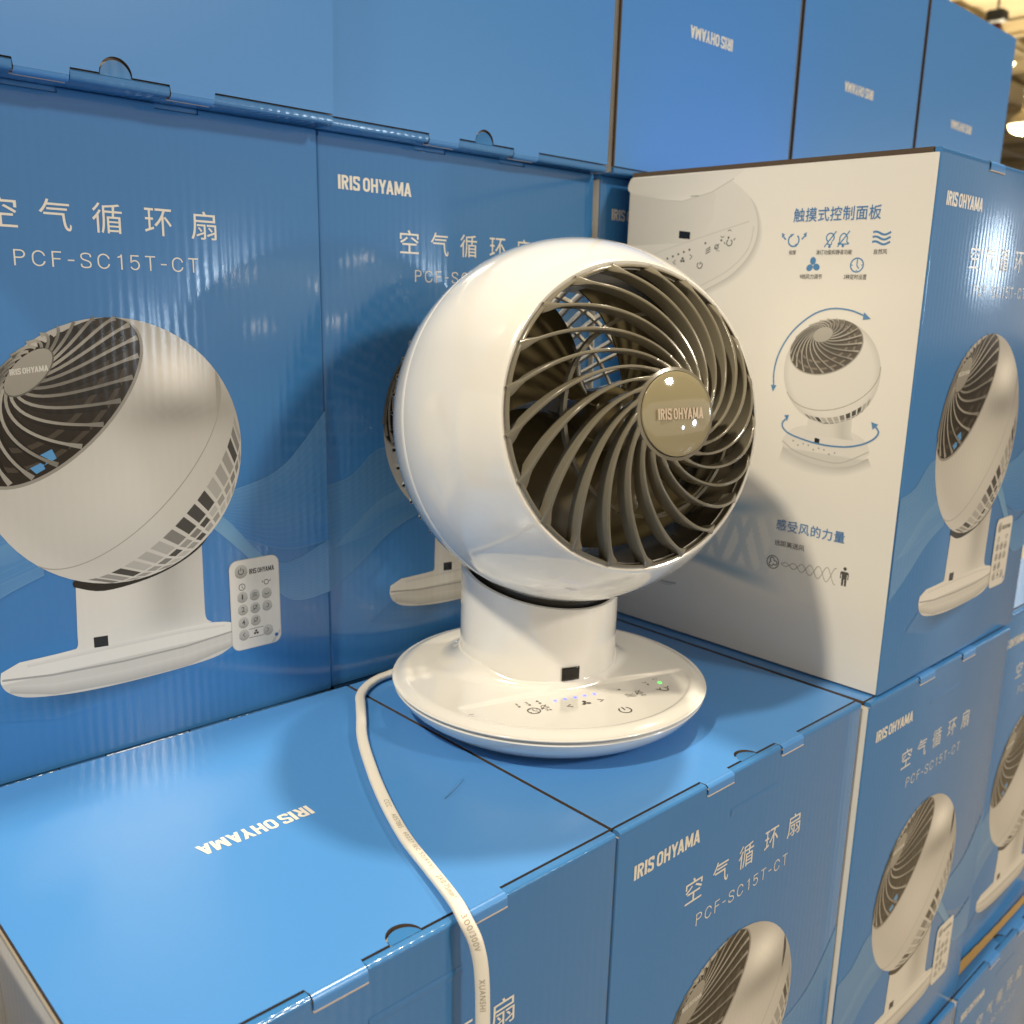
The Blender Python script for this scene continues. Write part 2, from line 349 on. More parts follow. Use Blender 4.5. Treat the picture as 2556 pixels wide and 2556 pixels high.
def remote_art():
    A = Art()
    # remote control
    def rr(x0, x1, y0, y1, c):
        pts = []
        for (px, py, a) in ((x1 - c, y1 - c, 0), (x0 + c, y1 - c, 90), (x0 + c, y0 + c, 180), (x1 - c, y0 + c, 270)):
            pts += [(px + c * math.cos(math.radians(a + 15 * i)), py + c * math.sin(math.radians(a + 15 * i))) for i in range(7)]
        return pts
    A.poly(rr(.7165, .8515, .1685, .3975, .022), gray(.58), 20); A.poly(rr(.718, .850, .170, .396, .021), lambda p: gray(.70 + .06 * (p[1] - .17) / .22), 21)
    A.poly([(.823, .171), (.830, .170), (.849, .193), (.849, .203)], gray(.56), 22)
    ink = (.05, .048, .045)
    def button(x, y, R=.0135): A.disc(x, y, R, lambda p: gray(.46 + .012 * (p[1] - y) / R * 8), 22, n=22, rings=3); A.ring(x, y - .0005, R, .0018, gray(.33), 22.5, 200, 350)
    button(.748, .369, .0165); A.ring(.748, .368, .007, .002, ink, 23, 125, 415); A.line([(.748, .370), (.748, .378)], .002, ink, 23)
    A.brand(.770, .838, .358, .371, ink, 23)
    A.ring(.749, .329, .008, .0018, ink, 23); A.line([(.749, .334), (.749, .328), (.753, .325)], .0016, ink, 23)
    A.ring(.815, .331, .006, .0018, ink, 23); A.line([(.806, .331), (.803, .336)], .0018, ink, 23); A.line([(.824, .331), (.827, .336)], .0018, ink, 23)
    for (x, y) in ((.749, .304), (.782, .304), (.815, .303), (.749, .272), (.782, .271), (.815, .271), (.749, .239), (.782, .239), (.749, .207), (.815, .207)): button(x, y)
    for t, x, y in (('1', .749, .304), ('2', .749, .272), ('4', .749, .239)): A.text(t, x - (.002 if t == '1' else .0042), x + (.002 if t == '1' else .0042), y - .0065, y + .0065, ink, 23, .01)
    for dy in (-.004, 0, .004): A.line([(.776, .304 + dy), (.782, .3048 + dy), (.788, .304 + dy)], .0015, ink, 23)
    A.ring(.815, .305, .006, .0018, ink, 23, 200, 350); A.ring(.814, .271, .005, .0018, ink, 23, 260, 440)
    for y in (.271, .239): A.ring(.782, y + .001, .005, .0014, ink, 23); A.line([(.776, y - .007), (.789, y + .007)], .0015, ink, 23)
    A.line([(.752, .212), (.746, .207), (.752, .202)], .0018, ink, 23); A.line([(.812, .212), (.818, .207), (.812, .202)], .0018, ink, 23)
    A.line([(.762, .218), (.803, .218)], .0013, ink, 22.4); A.line([(.762, .196), (.803, .196)], .0013, ink, 22.4)
    for a in (90, 210, 330): A.disc(.782 + .004 * math.cos(math.radians(a)), .207 + .004 * math.sin(math.radians(a)), .0033, ink, 23, n=10)
    A.disc(.838, .189, .0048, (.02, .12, .40), 23, n=16)
    return A
def side_art():
    A = Art(); Wt = lambda g: (g, g * .98, g * .935)
    # the printed ground: white with the blue air stream fading out to the right
    upk = [(.20, .46), (.32, .468), (.447, .478), (.57, .503), (.70, .535)]; lwk = [(.20, .262), (.321, .246), (.482, .224), (.627, .206), (.70, .196)]
    def itp(K, u):
        if u <= K[0][0]: return K[0][1]
        for a, b in zip(K, K[1:]):
            if u <= b[0]: return a[1] + (b[1] - a[1]) * (u - a[0]) / (b[0] - a[0])
        return K[-1][1]
    paper = (.78, .762, .722); air_c = (.06, .24, .42)
    def ground(u, v):
        f = smooth(.16, .24, u) * (1 - smooth(.46, .70, u))
        if f <= 0 or not .15 < v < .58: return paper
        a0, b0 = itp(upk, u), itp(lwk, u); t = (a0 - v) / (a0 - b0); c = 0
        if -.03 < t < 1.03:
            c = (.18 + .50 * (math.exp(-((t - .16) / .09) ** 2) + math.exp(-((t - .90) / .08) ** 2))) * smooth(-.03, .06, t) * smooth(1.03, .96, t)
            for ph in (0.0, 1.6, 3.2):
                m = min(abs(v - (.352 + .10 * math.sin((u - .28 - dd) / .38 * 11 + ph))) for dd in (0, .004, .008, .012, .016, .020)); c = max(c, .46 * smooth(.012, .004, m))
        return mix(paper, air_c, min(.7, c) * f)
    nu, nv = 170, 250; u0, u1, v0, v1 = .004, BD - .004, .004, BH - .016
    pts = [(u0 + (u1 - u0) * i / nu, v0 + (v1 - v0) * j / nv) for j in range(nv + 1) for i in range(nu + 1)]
    A.add(pts, [(j * (nu + 1) + i, j * (nu + 1) + i + 1, (j + 1) * (nu + 1) + i + 1, (j + 1) * (nu + 1) + i) for j in range(nv) for i in range(nu)], [ground(*p) for p in pts], 0)
    # large detail picture of the base, upper left
    base = spline([(0.0, 1.0), (.10, 1.012), (.24, 1.048), (.324, 1.082), (.40, 1.122), (.455, 1.182), (.470, 1.250), (.44, 1.325), (.36, 1.385), (.30, 1.400), (0.0, 1.40)], 8)
    lo = [q for q in base if q[0] >= 0 and q[1] < 1.39]
    A.strip([(x + .018, y - .016) for x, y in lo], lo, lambda p, s, t: mix(Wt(.78), Wt(.52), t), 1, n=3)
    A.poly(base, lambda p: Wt(.70 - .10 * smooth(.25, 0, p[0])), 2)
    A.poly(spline([(0, 1.165), (.0, 1.20), (.06, 1.205), (.156, 1.208), (.25, 1.213), (.309, 1.258), (.318, 1.31), (.29, 1.36), (0, 1.36)], 6), lambda p: Wt(.66 - .17 * smooth(.30, .02, p[0])), 3)
    A.poly(spline([(0, 1.405), (0, 1.365), (.132, 1.338), (.202, 1.331), (.307, 1.352), (.38, 1.385), (.412, 1.405)], 6), lambda p: Wt(.74 - .16 * smooth(.25, .0, p[0])), 4)
    A.line([(0, 1.362), (.132, 1.336), (.202, 1.329), (.307, 1.350), (.38, 1.383)], .003, Wt(.54), 4.5)
    A.line([(.232, 1.342), (.262, 1.342)], .003, Wt(.35), 5)
    A.line([(0, 1.14), (.144, 1.189), (.30, 1.229), (.441, 1.264)], .003, Wt(.56), 4)
    A.line(spline([(0, 1.018), (.10, 1.03), (.24, 1.066), (.324, 1.10), (.395, 1.138), (.445, 1.19), (.458, 1.25)], 6), .003, Wt(.56), 4)
    A.poly([(.199, 1.245), (.240, 1.240), (.240, 1.219), (.199, 1.223)], (.012, .012, .014), 5)
    ink = (.06, .058, .055)
    for i in range(5): A.disc(.161 + .02 * i, 1.164 + .00625 * i, .0035, ink, 5, n=10)
    for x, y in ((.297, 1.207), (.352, 1.214), (.376, 1.221)): A.disc(x, y, .0033, ink, 5, n=10)
    A.ring(.282, 1.144, .009, .0028, ink, 5, 125, 415); A.line([(.282, 1.146), (.284, 1.154)], .0028, ink, 5)
    A.line([(.192, 1.159), (.183, 1.152), (.193, 1.147)], .0026, ink, 5); A.line([(.243, 1.175), (.253, 1.169), (.244, 1.161)], .0026, ink, 5)
    for a in (90, 210, 330): A.disc(.218 + .005 * math.cos(math.radians(a)), 1.159 + .005 * math.sin(math.radians(a)), .004, ink, 5, n=10)
    for d in (-.006, 0, .006): A.line([(.300, 1.182 + d), (.316, 1.190 + d)], .0026, ink, 5)
    A.ring(.337, 1.196, .006, .0025, ink, 5); A.line([(.330, 1.189), (.345, 1.204)], .0022, ink, 5); A.text('3s', .336, .348, 1.183, 1.188, ink, 5)
    A.ring(.380, 1.207, .009, .0028, ink, 5, 120, 420); A.line([(.366, 1.203), (.362, 1.209)], .0025, ink, 5); A.line([(.394, 1.213), (.399, 1.219)], .0025, ink, 5); A.ring(.355, 1.228, .006, .002, ink, 5, 200, 340); A.ring(.378, 1.236, .006, .002, ink, 5, 20, 160)
    bl = (.085, .235, .47)
    # icons
    A.ring(.587, 1.209, .016, .0042, bl, 2, 130, 410); A.line([(.563, 1.211), (.551, 1.223)], .0042, bl, 2); A.line([(.611, 1.211), (.623, 1.223)], .0042, bl, 2)
    for x, y, d in ((.549, 1.226, -1), (.625, 1.226, 1)): A.poly([(x, y + .004), (x - d * .010, y - .001), (x - d * .001, y - .010)], bl, 2)
    A.poly([(.576, 1.226), (.588, 1.226), (.578, 1.217)], bl, 2); A.poly([(.598, 1.192), (.586, 1.192), (.596, 1.201)], bl, 2)
    for x in (.695, .733): A.line([(x - .015, 1.190), (x + .016, 1.230)], .0035, bl, 2.5)
    A.ring(.695, 1.214, .011, .0035, bl, 2, -60, 240); A.line([(.690, 1.203), (.690, 1.196), (.700, 1.196), (.700, 1.203)], .0035, bl, 2); A.disc(.695, 1.191, .004, bl, 2, n=10)
    A.line(spline([(.718, 1.197), (.723, 1.203), (.723, 1.215), (.733, 1.224), (.743, 1.215), (.743, 1.203), (.748, 1.197), (.718, 1.197)], 4), .0034, bl, 2); A.disc(.733, 1.192, .004, bl, 2, n=10)
    for d in (-.012, 0, .012): A.line([(.813 + .048 * i / 12, 1.210 + d + .004 * math.sin(i / 12 * 2 * math.pi + .6)) for i in range(13)], lambda t: .0055, bl, 2)
    for a in (95, 215, 335):
        c = math.radians(a); A.poly([(.652 + .021 * (math.cos(c) * (.55 + .5 * math.cos(q)) - math.sin(c) * .42 * math.sin(q)), 1.143 + .021 * (math.sin(c) * (.55 + .5 * math.cos(q)) + math.cos(c) * .42 * math.sin(q))) for q in [i * math.pi / 6 for i in range(12)]], bl, 2)
    A.ring(.778, 1.143, .0175, .0038, bl, 2); A.line([(.778, 1.155), (.778, 1.142), (.784, 1.134)], .0034, bl, 2)
    for a in (0, 90, 180, 270): c = math.radians(a); A.line([(.778 + .012 * math.cos(c), 1.143 + .012 * math.sin(c)), (.778 + .015 * math.cos(c), 1.143 + .015 * math.sin(c))], .003, bl, 2)
    dk = (.07, .065, .06)
    # small fan with swing arrows
    cx, cy, r = .734, .863, .141
    A.strip(spline([(.60, .60), (.70, .578), (.80, .585), (.88, .62)], 6), spline([(.615, .655), (.70, .62), (.80, .615), (.866, .645)], 6), lambda p, s, t: mix(Wt(.78), Wt(.46), t), 1, n=3)
    A.poly(spline([(.612, .672), (.608, .655), (.63, .632), (.69, .612), (.763, .606), (.83, .622), (.864, .650), (.866, .668), (.845, .695), (.79, .712), (.70, .715), (.64, .700), (.612, .672)], 6), lambda p: Wt(.60 if p[1] < .64 else .70), 2)
    A.line(spline([(.609, .660), (.65, .636), (.72, .622), (.79, .622), (.866, .662)], 6), .003, Wt(.45), 3)
    A.strip([(.682, .74), (.680, .70), (.676, .688)], [(.809, .755), (.812, .70), (.822, .686)], lambda p, s, t: Wt(.68 - .14 * math.exp(-((t - .8) / .15) ** 2)), 3, n=10)
    A.poly([(.707, .681), (.722, .679), (.722, .666), (.707, .668)], (.012, .012, .012), 4)
    A.line([(.690, .735), (.73, .724), (.79, .738)], .006, (.03, .03, .03), 4)
    for i in range(9): A.disc(.642 + .016 * i, .664 - .0022 * i - (.008 if i % 3 == 1 else 0), .0026, Wt(.30), 4, n=8)
    def shade(p):
        d = math.hypot(p[0] - cx, p[1] - cy) / r; return Wt(.71 - .12 * smooth(.86, 1.0, d))
    fan_art(A, cx, cy, r, (-.24, .72, .65), shade, 5, lambda t: gray(.22 + .22 * t, 1.2), (.10, .085, .068), vent=True, fine=False)
    ar = spline([(.565, .812), (.562, .85), (.570, .895), (.591, .940), (.62, .977), (.66, 1.009), (.695, 1.025), (.731, 1.031), (.775, 1.027), (.815, 1.014)], 5); A.line(ar, .0042, bl, 15)
    A.poly([(.564, .795), (.556, .814), (.574, .814)], bl, 15); A.poly([(.832, 1.007), (.812, 1.024), (.810, 1.004)], bl, 15)
    ar = spline([(.613, .722), (.604, .712), (.606, .698), (.625, .684), (.661, .674), (.71, .666), (.757, .664), (.805, .668), (.846, .680), (.875, .697), (.887, .716), (.878, .730)], 5); A.line(ar, .0045, bl, 15)
    A.poly([(.622, .735), (.607, .733), (.617, .717)], bl, 15); A.poly([(.864, .742), (.870, .722), (.884, .737)], bl, 15)
    A.line([(.19, .158), (.235, .154), (.275, .158)], .006, Wt(.42), 2); A.line([(.19, .150), (.235, .146), (.26, .150)], .003, Wt(.55), 2)
    # wind reach pictogram
    A.ring(.613, .304, .019, .0028, dk, 4)
    for a in (110, 230, 350): c = math.radians(a); A.ring(.613 + .008 * math.cos(c), .304 + .008 * math.sin(c), .0062, .0028, dk, 4, a - 140, a + 140)
    for sg in (1, -1): A.line([(.640 + .172 * i / 80, .305 + sg * (.004 + .020 * i / 80) * math.sin(i / 80 * 6.6 * math.pi)) for i in range(81)], .0018, (.26, .23, .19), 4)
    A.disc(.836, .333, .0052, dk, 4, n=16)
    A.poly([(.8265, .325), (.8455, .325), (.8485, .321), (.8485, .304), (.8455, .304), (.8455, .317), (.8435, .317), (.8435, .284), (.8375, .284), (.8368, .303), (.8352, .303), (.8345, .284), (.8285, .284), (.8285, .317), (.8265, .317), (.8265, .304), (.8235, .304), (.8235, .321)], dk, 4)
    return A

# ------------------------------------------------------------------ the carton
G_ = 0.0008
w_, d_, h_ = BW * S, BD * S, BH * S
FRONT = lambda u, v, k: (u * S, -0.00016 - k * 0.000014, v * S)
SIDE = lambda u, v, k: (-0.00016 - k * 0.000014, (BD - u) * S, v * S)
def letters(name, items, fn, m, parent, k=2):
    V = []; F = []
    for body, u0, u1, v0, v1, wt, sp in items:
        if wt in ('bold', 'light'): v, f = stroke_text(body, wt == 'bold'); p = fit_s(v, u0, u1, v0, v1)
        else: v, f = text_pd(body, wt, sp); p = [(a, b, 0) for a, b in fit(v, u0, u1, v0, v1)]
        o = len(V); V += [fn(x, y, k + z) for x, y, z in p]; F += [tuple(i + o for i in q) for q in f]
    return from_pd(name, V, F, parent, [m])
def make_carton():
    root = empty('fan_carton')
    bm = bmesh.new()
    x0, x1 = 0.0003, w_ - 0.0003; zt = h_ - 0.0034
    vs = add_box(bm, x0, x1, 0.0, d_, 0.0006, zt, 0, 0.0016, 3, 'z')
    for f in bm.faces:
        if abs(f.normal.x) > 0.8: f.material_index = 1
    bm.normal_update()
    for f in bm.faces:
        f.material_index = 1 if abs(f.normal.x) > 0.97 else (2 if f.normal.z > .5 else 0)
    # folded front lip, interrupted where the tuck tabs come over it
    n = 5; r = 0.0017
    def lip(ua, ub, dz=0.0):
        P = [(0.0, zt + dz)] + [(r - r * math.cos(a), h_ - .0002 - r + r * math.sin(a) + dz) for a in [math.pi / 2 * i / n for i in range(n + 1)]] + [(0.0048 - .0006, h_ - .0002 + dz), (0.0048, h_ - .0009 + dz), (0.0048, zt + dz)]
        A = [bm.verts.new((ua, y, z)) for y, z in P]; B = [bm.verts.new((ub, y, z)) for y, z in P]
        for i in range(len(P) - 1): bm.faces.new((A[i], A[i + 1], B[i + 1], B[i])).material_index = 0
        bm.faces.new(A[::-1]).material_index = 0; bm.faces.new(B).material_index = 0
    lip(x0 + .001, .298 * S); lip(.402 * S, .600 * S); lip(.698 * S, x1 - .001)
    # thumb tongue
    P = [(.490 * S + .0312 * S * math.cos(a), .0046 + .0312 * S * math.sin(a)) for a in [math.pi * i / 16 for i in range(17)]]
    A = [bm.verts.new((x, y, h_ - .0003 - .0006 * (y - .0046) / .0075)) for x, y in P]; f = bm.faces.new(A); f.material_index = 0
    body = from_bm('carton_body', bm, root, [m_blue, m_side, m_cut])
    auto_smooth(body, 40)
    # lid panel with thumb notch and two tuck tabs
    yb = 0.0055
    pts = [(x0 + .0006, yb), (.298 * S, yb), (.300 * S, .0019), (.400 * S, .0019), (.402 * S, yb)]
    pts += [(.490 * S - .0330 * S * math.cos(a), yb + .0335 * S * math.sin(a)) for a in [math.pi * i / 18 for i in range(19)]]
    pts += [(.600 * S, yb), (.602 * S, .0019), (.698 * S, .0019), (.700 * S, yb), (x1 - .0006, yb), (x1 - .0006, d_ - .001), (x0 + .0006, d_ - .001)]
    bm = bmesh.new()
    top = [bm.verts.new((x, y, h_)) for x, y in pts]; bot = [bm.verts.new((x, y, h_ - .0030)) for x, y in pts]
    t = tessellate_polygon([[Vector((x, y, 0)) for x, y in pts]])
    for tri in t:
        a = [top[i] for i in tri]; f = bm.faces.new(a); f.normal_update()
        if f.normal.z < 0: f.normal_flip()
        f = bm.faces.new([bot[i] for i in tri]); f.material_index = 1; f.normal_update()
        if f.normal.z > 0: f.normal_flip()
    for i in range(len(pts)):
        j = (i + 1) % len(pts); f = bm.faces.new((top[j], top[i], bot[i], bot[j])); f.material_index = 1
    for a, b in ((.3002, .3998), (.6022, .6978)):   # tabs folding over the front edge
        n = 6; r = .0026; Q = [(-.0008 + r - r * math.cos(q), h_ - r + r * math.sin(q)) for q in [math.pi / 2 * i / n for i in range(n + 1)]]
        Q = [(-.0008, h_ - .0062)] + Q; A = [bm.verts.new((a * S, y, z)) for y, z in Q]; B = [bm.verts.new((b * S, y, z)) for y, z in Q]
        for i in range(len(Q) - 1): f = bm.faces.new((A[i], A[i + 1], B[i + 1], B[i])); f.material_index = 0; f.smooth = True
        add_box(bm, a * S, b * S, -.0010, -.0001, h_ - .0067, h_ - .0061, 2)
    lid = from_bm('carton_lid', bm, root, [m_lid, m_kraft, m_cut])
    front_art().build('printed_picture', FRONT, m_ink, root)
    remote_art().build('printed_remote_picture', FRONT, m_ink, root)
    bm = bmesh.new()      # pressed crease of the tuck flap behind the board
    for u0, u1, v in ((.402, .600, BH - .1045),):
        P = [(-.00012, -.0024), (-.00028, -.0008), (-.00028, .0008), (-.00012, .0024)]
        a = [bm.verts.new((u0 * S, y, v * S + z)) for y, z in P]; b = [bm.verts.new((u1 * S, y, v * S + z)) for y, z in P]
        for i in range(3): bm.faces.new((a[i], a[i + 1], b[i + 1], b[i])).smooth = True
    from_bm('pressed_crease', bm, root, [m_blue])
    letters('brand_lettering', [('IRIS OHYAMA', .058, .285, 1.2905, 1.3245, 'bold', 1)], FRONT, m_letter, root)
    letters('product_lettering', [(c, u - wd / 2, u + wd / 2, v0, v1, 0.0, 1) for c, u, wd, v0, v1 in (('空', .277, .062, 1.146, 1.206), ('气', .380, .062, 1.145, 1.206), ('循', .484, .062, 1.146, 1.207), ('环', .593, .060, 1.148, 1.205), ('扇', .697, .060, 1.146, 1.207))], FRONT, m_letter, root)
    letters('model_lettering', [('PCF-SC15T-CT', .295, .679, 1.0735, 1.1045, 'light', 1)], FRONT, m_letter, root)
    TOP = lambda u, v, k: ((.930 - u) * S, (.941 - v) * S, h_ + .00012 + k * .00003)
    letters('lid_lettering', [('IRIS OHYAMA', .345, .586, .452, .489, 'bold', 1)], TOP, m_letter, root)
    side_art().build('side_picture', SIDE, m_ink_side, root)
    for it in (('触摸式控制面板', .581, .830, 1.2565, 1.293, .006, 1.05), ('感受风的力量', .614, .826, .402, .435, .008, 1.1)): letters('heading_lettering', [it], SIDE, m_letter_blue, root, k=20)
    for it in (('摇摆', .576, .597, 1.1715, 1.183, 0, 1), ('消灯功能和静音功能', .658, .761, 1.1705, 1.183, 0, 1), ('自然风', .821, .856, 1.170, 1.183, 0, 1), ('9档风力调节', .616, .682, 1.1065, 1.120, 0, 1), ('3种定时设置', .745, .808, 1.1065, 1.120, 0, 1), ('远距离送风', .614, .709, .356, .373, 0, 1)): letters('caption_lettering', [it], SIDE, m_letter_dark, root, k=20)
    return root
proto = make_carton()
used = [False]
def place(loc, rz=0.0, lid_out=False, tilt=0.0, label='', group=None):
    if not used[0]: r = proto; used[0] = True
    else:
        r = proto.copy(); col.objects.link(r)
        for ch in list(proto.children):
            c = ch.copy(); col.objects.link(c); c.parent = r
    r.location = Vector(loc) * S
    r.rotation_euler = (math.radians(90) if lid_out else -tilt, 0, rz)
    tag(r, label, 'carton', group or 'identical blue fan cartons in the display stack')
    return r
rB = -0.0098
def along(x): return (x * math.cos(rB), x * math.sin(rB))
ax, ay = along(-1.0)
cartons = {}
cartons['B'] = place((0.001, 0, -BH), rB, label='blue carton standing directly under the round base of the white fan')
cartons['A'] = place((ax - .0005, ay, -BH), rB, label='blue carton whose bare lid fills the lower left corner, crossed by the white cord')
cartons['C'] = place((1.0094, -.0285, -BH), -.0049, label='blue carton directly under the carton that shows its white side')
cartons['D'] = place((2.035, .015, -BH), -.004, label='blue carton at the right edge, set back beside its neighbour in the front row')
cartons['R'] = place((1.0655, -.0178, 0.002), .0011, label='carton turned to show its white printed side, standing on top of the front row')
xL, yL, rL = -.0261, BD + .0199, -.0053
cartons['L1'] = place((xL - 1 * math.cos(rL), yL, -.004), rL, tilt=.0269, label='blue upright carton left of the fan, with its large fan and remote picture uncovered')
cartons['L2'] = place((xL + .0012, yL + .002, -.004), rL, tilt=.0269, label='blue upright carton right behind the white fan, its picture half covered by the fan head')
cartons['L3'] = place((xL + 1.022, yL, -.004), rL, tilt=.02, label='blue upright carton glimpsed between the fan head and the white-sided carton')
cartons['L4'] = place((xL + 2.04, yL, -.004), rL, tilt=.02, label='blue upright carton hidden behind the white-sided carton')
for i in range(5): place((xL - 1 + 1.012 * i, yL + .01, -BH - .008), rL, label='blue carton of the row hidden below the back wall')
place((-1.10, -.40, -BH + .115), math.pi / 2, label='unseen blue carton added left of the lower left gap to shade it')  # added outside the view as a shadow caster for the near carton's left side
for y in (-.75, .23, 1.21):  # unseen pile, added to cut the ambient light coming from the left
    for z in (.003, -BH - .003): place((-3.27, y, z), 0, label='unseen blue carton of a pile added farther left to block ambient light')
for x in (-.08, -1.09): place((x, -.054, -2 * BH - .004), 0, label='carton of the bottom row hidden below the front row')
def plain_edge(r):
    # these stand with the hinge side of the lid to the front: an unbroken folded edge
    for ch in list(r.children):
        if ch.name.startswith('pressed_crease'): bpy.data.objects.remove(ch)
        elif ch.name.startswith('carton_lid'):
            if 'hinged_lid' not in bpy.data.meshes:
                bm = bmesh.new(); add_box(bm, .0009, w_ - .0009, .0012, d_ - .001, h_ - .003, h_, 0, .0009, 2)
                me = bpy.data.meshes.new('hinged_lid'); bm.to_mesh(me); bm.free()
                for m in (m_lid, m_kraft, m_cut): me.materials.append(m)
            ch.data = bpy.data.meshes['hinged_lid']
for k in ('L1', 'L2', 'L3', 'L4'): plain_edge(cartons[k])
for ch in list(cartons['R'].children):
    if ch.name.startswith('pressed_crease'): bpy.data.objects.remove(ch)
xU, yU, zU, rU, gU = -.0406, BD - .0121 + BH, BH - .0048, .007, .0245
def upper(t, lab, dy=0.0):
    return place((xU + t * math.cos(rU), BD - .0121 + t * math.sin(rU) + BH * 1 + dy - BH, zU), rU, True, label=lab)
# lid faces the viewer: local z (lid) points to -y, so shift by the carton height
def upper_box(t, lab, dy=0.0, dz=0.0):
    r = upper(t, lab); r.location.y += (BH + dy) * S; r.location.z += dz * S; return r
upper_box(-1.0, 'carton lying with its lid outward at the top left, above the large fan picture', -.018)
upper_box(0.0, 'carton lying with its lid outward directly above the head of the fan', 0.002)
upper_box(1 + gU, 'first lid-out carton with upside-down lettering, touching the upper left of the white-sided carton', 0.0)
upper_box(2 + 2 * gU, 'middle one of the three lid-out cartons with upside-down lettering', .0)
upper_box(3 + 3 * gU, 'lid-out carton with upside-down lettering at the right end of the top row', .0)
cartons['E1'] = place((1.957 - 1.004, -.054, -2 * BH - .004), 0, label='carton of the bottom row under the front row, left of the dark gap')
cartons['E2'] = place((1.972, -.054, -2 * BH - .004), 0, label='carton of the bottom row at the lower right corner, its bright lid showing')

# yellow packing tape along the foot of the set-back carton
tp = []
N = 40
for i in range(N + 1):
    u = i / N; x = 2.04 + .98 * u; wd = (.020 + .016 * smooth(.5, 0, u) + .002 * math.sin(u * 60))
    tp.append((x, .0135, wd))
V = []; F = []
for x, y, wd in tp: V += [Vector((x, y, -BH + .001)) * S, Vector((x, y - .004, -BH + .001 + wd)) * S, Vector((x, y - .004 - .012, -BH + .001)) * S]
for i in range(N): a = i * 3; F += [(a, a + 3, a + 4, a + 1), (a + 1, a + 4, a + 5, a + 2)]
tape = from_pd('packing_tape', V, F, None, [mat('yellow_tape', (.42, .25, .05), .35)])
tag(tape, 'yellow packing tape strip along the foot of the set-back carton at the right edge', 'tape')

# ------------------------------------------------------------------ the fan
B0 = Vector((.3443, .5343, 0)); az = math.radians(-105.4); el = math.radians(9.7)
NF = Vector((-.2924, -.9563, 0)); TF = Vector((.9563, -.2924, 0))       # base front and right
GC = Vector((.3674, .5092, .7404)); RG = .4388
n3 = Vector((math.cos(el) * math.cos(az), math.cos(el) * math.sin(az), math.sin(el))); t3 = Vector((-n3.y, n3.x, 0)).normalized()
if t3.x < 0: t3 = -t3
u3 = t3.cross(n3) * -1
if u3.z < 0: u3 = -u3
fan = empty('air_circulator_fan', B0 * S)
tag(fan, 'white globe-shaped fan with taupe spiral grille standing on the blue cartons', 'fan')
def FL(p): return (Vector(p) - B0) * S            # scene (carton widths) -> fan local metres
def H(a, b, c): return FL(GC + RG * (a * t3 + b * u3 + c * n3))   # head frame, unit = head radius
D = math.radians
def revolve_head(name, prof, m, seg=128, parent=fan, closed=False):
    V = []; F = []
    for th, r in prof:
        for i in range(seg):
            a = 2 * math.pi * i / seg; s = r * math.sin(D(th)); V.append(H(s * math.cos(a), s * math.sin(a), r * math.cos(D(th))))
    k = len(prof); J = range(k if closed else k - 1)
    for j in J:
        j2 = (j + 1) % k
        for i in range(seg): F.append((j * seg + i, j * seg + (i + 1) % seg, j2 * seg + (i + 1) % seg, j2 * seg + i))
    o = from_pd(name, V, F, parent, [m]); bm = bmesh.new(); bm.from_mesh(o.data); bmesh.ops.recalc_face_normals(bm, faces=bm.faces); bm.to_mesh(o.data); bm.free(); auto_smooth(o, 40); return o
TR = 50.6
prof = [(TR - .2, .955), (TR, .985), (TR + .35, .9975), (TR + .9, 1.0)] + [(TR + 2 + (92 - TR - 2.2) * i / 30, 1.0) for i in range(31)] + [(92.0, .9965), (92.15, .9935), (92.6, .9935), (92.8, .9965)] + [(93 + 22 * i / 12, .9985) for i in range(13)] + [(115.6, .992), (115.6, .955)] + [(115 - (115 - TR) * i / 24, .955) for i in range(25)]
shell = revolve_head('head_shell', prof, m_white, closed=True)
# front grille
gbm_V = []; gbm_F = []
def ring_profile(P, seg=128):
    o = len(gbm_V); k = len(P)
    for (r, z) in P:
        for i in range(seg):
            a = 2 * math.pi * i / seg; gbm_V.append(H(r * math.cos(a), r * math.sin(a), z))
    for j in range(k):
        for i in range(seg): gbm_F.append((o + j * seg + i, o + j * seg + (i + 1) % seg, o + ((j + 1) % k) * seg + (i + 1) % seg, o + ((j + 1) % k) * seg + i))
def SP(th, r): return (r * math.sin(D(th)), r * math.cos(D(th)))
ring_profile([SP(50.2, .962), SP(50.2, .985), SP(49.9, .990), SP(49.2, .990), SP(48.9, .986), (SP(48.9, .986)[0], SP(48.9, .986)[1] - .09), (SP(50.2, .985)[0], SP(50.2, .985)[1] - .09)])
ring_profile([SP(13.4, .958), SP(12.4, .958), (SP(12.4, .958)[0], .958 * math.cos(D(12.4)) - .05), (SP(13.4, .958)[0], .958 * math.cos(D(13.4)) - .05)])
ring_profile([(.505, .735), (.487, .738), (.487, .706), (.505, .703)])
NB = 21; BARDEPTH = .095
def dome(th): return .957 + .031 * smooth(12, 40, th)
